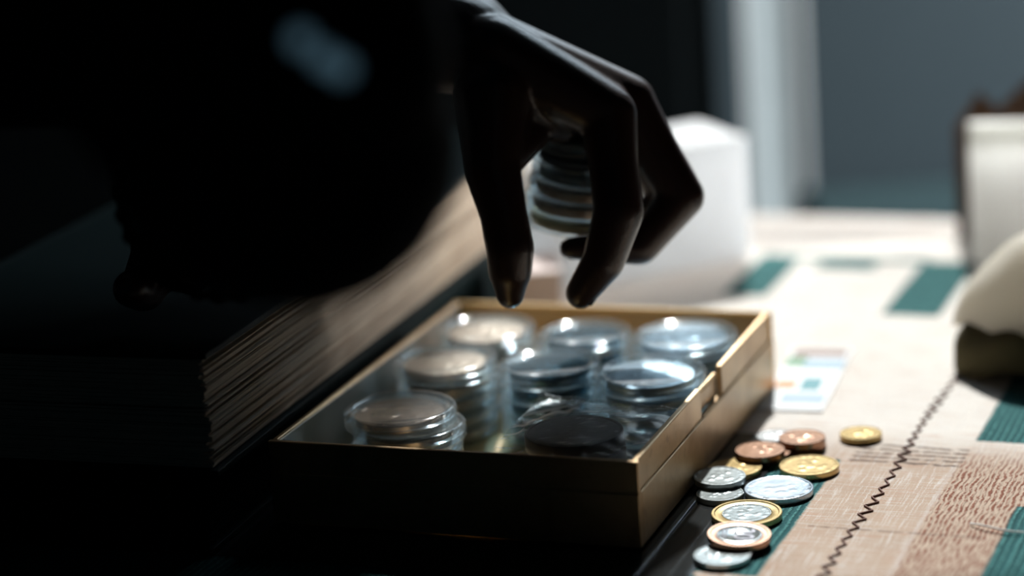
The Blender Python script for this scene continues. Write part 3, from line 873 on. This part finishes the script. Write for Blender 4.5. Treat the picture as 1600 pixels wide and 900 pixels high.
def cuff(p, q, r, name='cuff'):
    p, q = Vector(p), Vector(q); d = q-p; L = d.length; t_ = d.normalized(); a = t_.orthogonal().normalized(); c = t_.cross(a)
    b = bmesh.new(); n = 120; rings = []
    for k in range(7):
        rr = r*(1 - .06*math.sin(k/6*PI))
        rings.append([b.verts.new(p + d*(k/6) + (a*math.cos(2*PI*i/n)+c*math.sin(2*PI*i/n))*(rr + (.0011 if i % 4 < 2 else 0))) for i in range(n)])
    for A, B in zip(rings[:-1], rings[1:]):
        for i in range(n): b.faces.new([A[i], A[(i+1) % n], B[(i+1) % n], B[i]])
    bmesh.ops.solidify(b, geom=b.faces, thickness=.003)
    obj(name, to_local(b), M_knit, sweater)['label'] = 'ribbed knit cuff'
cuff(V(-79, 712, 144), V(-88, 750, 132), .035)
cuff(V(-76, 905, 157), V(-42, 893, 153), .032)
# three shiny flat studs on the near sleeve, angled to mirror the added glint light
for x, y, z_ in STUDS:
    b = bmesh.new(); P_ = V(x, y, z_)
    nrm = ((Vector(GLINT_POS) - P_).normalized() + (Vector((0, 0, .3)) - P_).normalized()).normalized()
    M_ = Matrix.Translation(P_) @ nrm.to_track_quat('Z', 'Y').to_matrix().to_4x4()
    lathe(b, [(0, .0006), (.0026, .0006), (.0031, .0003), (.0031, 0), (.0012, -.0003), (.0010, -.005), (0, -.005)], 28, 0, M_)
    smooth_angle(obj('stud', to_local(b), M_stud, sweater), 30)
    sweater.children[-1]['label'] = 'small shiny metal stud'
# hair and trousers
b = bmesh.new()
capsule_seg(b, hp(-26, 0, 24), hp(2, 0, 26), .090, .078); capsule_seg(b, hp(-40, 0, -5), hp(-46, 0, -40), .075, .058)
obj('hair', to_local(remeshed(b, .005, 3)), M_hair, per, True)
b = bmesh.new()
for s in (-1, 1):
    h0 = hips + V(0, 85*s, -10); kn = V(-575, 850+95*s, -290); an = V(-600, 850+100*s, -670)
    chain(b, [h0, kn, an], [.104, .074, .058]); capsule_seg(b, hips + V(0, 60*s, 0), hips + V(20, 60*s, 20), .118, .118)
obj('trousers', to_local(remeshed(b, .006, 4)), M_trouser, per, True)
for s in (-1, 1):
    b = bmesh.new(); an = V(-600, 850+100*s, -702)
    capsule_seg(b, an + V(-10, 0, -12), an + V(150, 0, -16), .040, .036)
    bmesh.ops.bisect_plane(b, geom=b.verts[:]+b.edges[:]+b.faces[:], plane_co=(0, 0, FLOOR_Z+.001), plane_no=(0, 0, -1), clear_outer=True)
    obj('shoe', to_local(b), M_hair, per, True)
# ------------------------------------------------------------------ the capsules held in the hand (leaning stack)
ax = Matrix.Rotation(math.radians(9), 4, 'Y') @ Matrix.Rotation(math.radians(3), 4, 'X')
hold = [M_copper, M_gold, M_copper, M_silver_dull, M_dark, M_silver_dull]
words = ['gold-edged', 'copper', 'copper', 'dull silver', 'dark', 'dull silver']
base = V(25.0, 878.5, 81.0)
HORD = ['lowest', 'second-lowest', 'third-lowest', 'third-highest', 'second-highest', 'topmost']
for k in range(6):
    p = base + ax.to_3x3() @ V(-.8 if k < 2 else .5*(k % 2), 0, 6.03*k)
    Rr = 18.6
    c = get_capsule(Rr*MM); c.location = p; c.rotation_euler = ax.to_euler()
    tag(c, f'{HORD[k]} clear capsule of the leaning stack held in the curled fingers', 'capsule', 'capsules held in the hand')
    o = get_coin((Rr-3.0)*MM, [M_gold2, M_tan, M_tan, M_silver_dull, M_dark, M_silver_dull][k], k % 5)
    o.location = p + ax.to_3x3() @ V(0, 0, 1.1); o.rotation_euler = ax.to_euler()
    tag(o, f'{words[k]} coin in the {HORD[k]} capsule held in the hand', 'coin', 'coins held in the hand')

# ------------------------------------------------------------------ things behind the box
# white carton
wb = empty('white_carton', (.0230, 1.072, .0002), math.radians(24))
tag(wb, 'white paper box standing behind the hand at the far side of the table', 'box')
WW, WD, WH = .100, .046, .058
bm = bmesh.new(); t2 = .001
box(bm, 0, WW, 0, t2, 0, WH); box(bm, 0, WW, WD-t2, WD, 0, WH); box(bm, 0, t2, t2, WD-t2, 0, WH); box(bm, WW-t2, WW, t2, WD-t2, 0, WH)
box(bm, t2, WW-t2, t2, WD-t2, 0, t2); obj('carton_body', bm, M_paper, wb)
bm = bmesh.new(); box(bm, -.0006, WW+.0006, -.0006, WD*.55, WH, WH+.0009, 0); obj('flap', bm, M_paper, wb)
bm = bmesh.new(); box(bm, -.0006, WW+.0006, WD*.55, WD+.0006, WH, WH+.0011, 0); obj('flap', bm, M_paper, wb)
# small brownish carton in front of its left side
mb = empty('small_carton', (-.0030, 1.022, .0002), math.radians(3))
tag(mb, 'small mauve-brown card box left of the white box, behind the thumb', 'box')
bm = bmesh.new(); box(bm, 0, .0245, 0, .032, 0, .0235, .0006); obj('carton_body', bm, M_carton, mb)
bm = bmesh.new(); box(bm, -.0004, .0249, -.0004, .0324, .0180, .0245, .0006); obj('lid', bm, M_carton, mb)
# white paper bag pinched flat at the top, brown paper points behind it
pb = empty('paper_bag', (.2645, 1.080, .0002), math.radians(-6)); tag(pb, 'upright white paper bag with a flat top edge, behind the beige cloth at right', 'bag')
bm = bmesh.new(); n = 20; rows = []
BW2, BH2 = .100, .0645
for k in range(13):
    f = k/12; z = BH2*f; d = .015*(1-f)**.8 + .0009
    w = BW2/2*(1 + .02*f) ; ring = []
    for i in range(n):
        x = -w + 2*w*i/(n-1); ring.append(bm.verts.new((x, -d*(1-.25*abs(x/w)**6) + .0012*noise.noise(Vector((x*60, z*40, 1))), z - .0012*math.cos(x/w*1.4)*f)))
    for i in range(n):
        x = w - 2*w*i/(n-1); ring.append(bm.verts.new((x, d*(1-.25*abs(x/w)**6) + .0012*noise.noise(Vector((x*60, z*40, 5))), z - .0012*math.cos(x/w*1.4)*f)))
    rows.append(ring)
for A, B in zip(rows[:-1], rows[1:]):
    for i in range(2*n): bm.faces.new([A[i], A[(i+1) % (2*n)], B[(i+1) % (2*n)], B[i]])
bm.faces.new(rows[0][::-1])
obj('bag_wall', bm, M_cup, pb, True)
bm = bmesh.new(); box(bm, -BW2/2*1.02, BW2/2*1.02, -.0022, -.0012, BH2-.012, BH2-.0012, .0003); obj('folded_hem', bm, M_cup, pb)
bp = empty('brown_paper', (.2400, 1.116, .0002)); tag(bp, 'folded brown paper with pointed tips standing up behind the white paper bag', 'paper')
for i, (dx, dy, w, hgt, rz) in enumerate(((-.014, .000, .026, .070, .2), (.008, -.002, .030, .077, -.25), (.024, .004, .026, .073, .5))):
    b = bmesh.new(); R = Matrix.Translation((dx, dy, 0)) @ Matrix.Rotation(rz, 4, 'Z')
    vs = [b.verts.new(R @ Vector(p)) for p in ((-w/2, 0, 0), (0, .006, 0), (w/2, 0, 0), (w/2, .001, hgt*.84), (.002, .008, hgt), (-w/2, .001, hgt*.80))]
    b.faces.new([vs[0], vs[1], vs[4], vs[5]]); b.faces.new([vs[1], vs[2], vs[3], vs[4]])
    bmesh.ops.solidify(b, geom=b.faces, thickness=.0006); obj('sheet', b, M_kraft, bp)
# beige cloth heap, its olive lower fold darkened in colour as shade
cl = empty('folded_cloth', (.205, .928, .0)); tag(cl, 'crumpled beige cloth with an olive underside darkened as shade, in front of the white paper bag', 'cloth')
def heap(rx, ry, h, lift, seed, zf):
    b = bmesh.new(); n, m = 72, 18; rings = []
    for k in range(m+1):
        s = k/m; row = []
        for i in range(n):
            a = 2*PI*i/n
            w = 1 + .13*noise.noise(Vector((math.cos(a)*1.5, math.sin(a)*1.5, seed))) + .05*math.sin(5*a+seed)
            r = math.sin(s*PI/2)
            x, y = rx*r*w*math.cos(a), ry*r*w*math.sin(a)
            z = lift + h*(math.cos(s*PI/2)**zf) + .005*noise.noise(Vector((x*50, y*50, seed)))*(1-s*.4) + .0025*math.sin(6*a+seed)*s
            row.append(b.verts.new((x, y, max(z, .0004))))
        rings.append(row)
    for A, B in zip(rings[:-1], rings[1:]):
        for i in range(n): b.faces.new([A[i], A[(i+1) % n], B[(i+1) % n], B[i]])
    bmesh.ops.remove_doubles(b, verts=b.verts, dist=.00005)
    return b
lo = obj('lower_fold', heap(.040, .024, .021, .0005, 2.3, .45), M_olive_shade, cl, True); lo.location = (.010, -.008, 0)
lo.data.materials[0] = M_olive_shade; lo['label'] = 'olive lower fold with shade in its colour'
up_ = obj('upper_fold', heap(.043, .032, .034, .017, 5.1, 1.2), M_linen, cl, True); up_.location = (.013, .002, 0)
up_.modifiers.new('thickness', 'SOLIDIFY').thickness = .002
up_['label'] = 'beige upper fold'
# printed card lying blurred beyond the box corner
pc = empty('printed_card', (.1150, .921, .0002), -.30)
tag(pc, 'small printed card in pale blue, teal and orange lying right of the box corner', 'card')
bm = bmesh.new(); box(bm, -.0125, .0125, -.040, .040, 0, .0005); obj('card', bm, flat('pale_card', (.66, .68, .70), .7), pc)
for (a, b_, c, d, colr, nm) in ((-.011, .011, .028, .038, (.16, .07, .045), 'brown_band'), (-.012, -.004, .014, .027, (.06, .2, .09), 'green_patch'), (-.004, .012, .012, .024, (.2, .32, .42), 'blue_patch'), (-.001, .007, -.016, .000, (.02, .2, .24), 'teal_patch'), (-.011, -.003, -.014, -.004, (.5, .2, .05), 'orange_patch'), (-.006, .011, -.032, -.020, (.28, .38, .48), 'blue_patch')):
    bm = bmesh.new(); box(bm, a, b_, c, d, .0005, .00056); obj(nm, bm, flat(nm, colr, .7), pc)
# dark low bench against the wall beyond the table
bn = empty('bench', (.215, 1.40, FLOOR_Z)); tag(bn, 'low dark teal bench between the far table edge and the wall', 'bench')
bm = bmesh.new(); box(bm, -.035, .075, -.045, .055, -FLOOR_Z-.10, -FLOOR_Z-.050, .006); obj('cushion', bm, M_bench, bn)
bm = bmesh.new(); box(bm, -.03, .07, -.04, .05, 0, -FLOOR_Z-.10); obj('frame', bm, M_wood, bn)
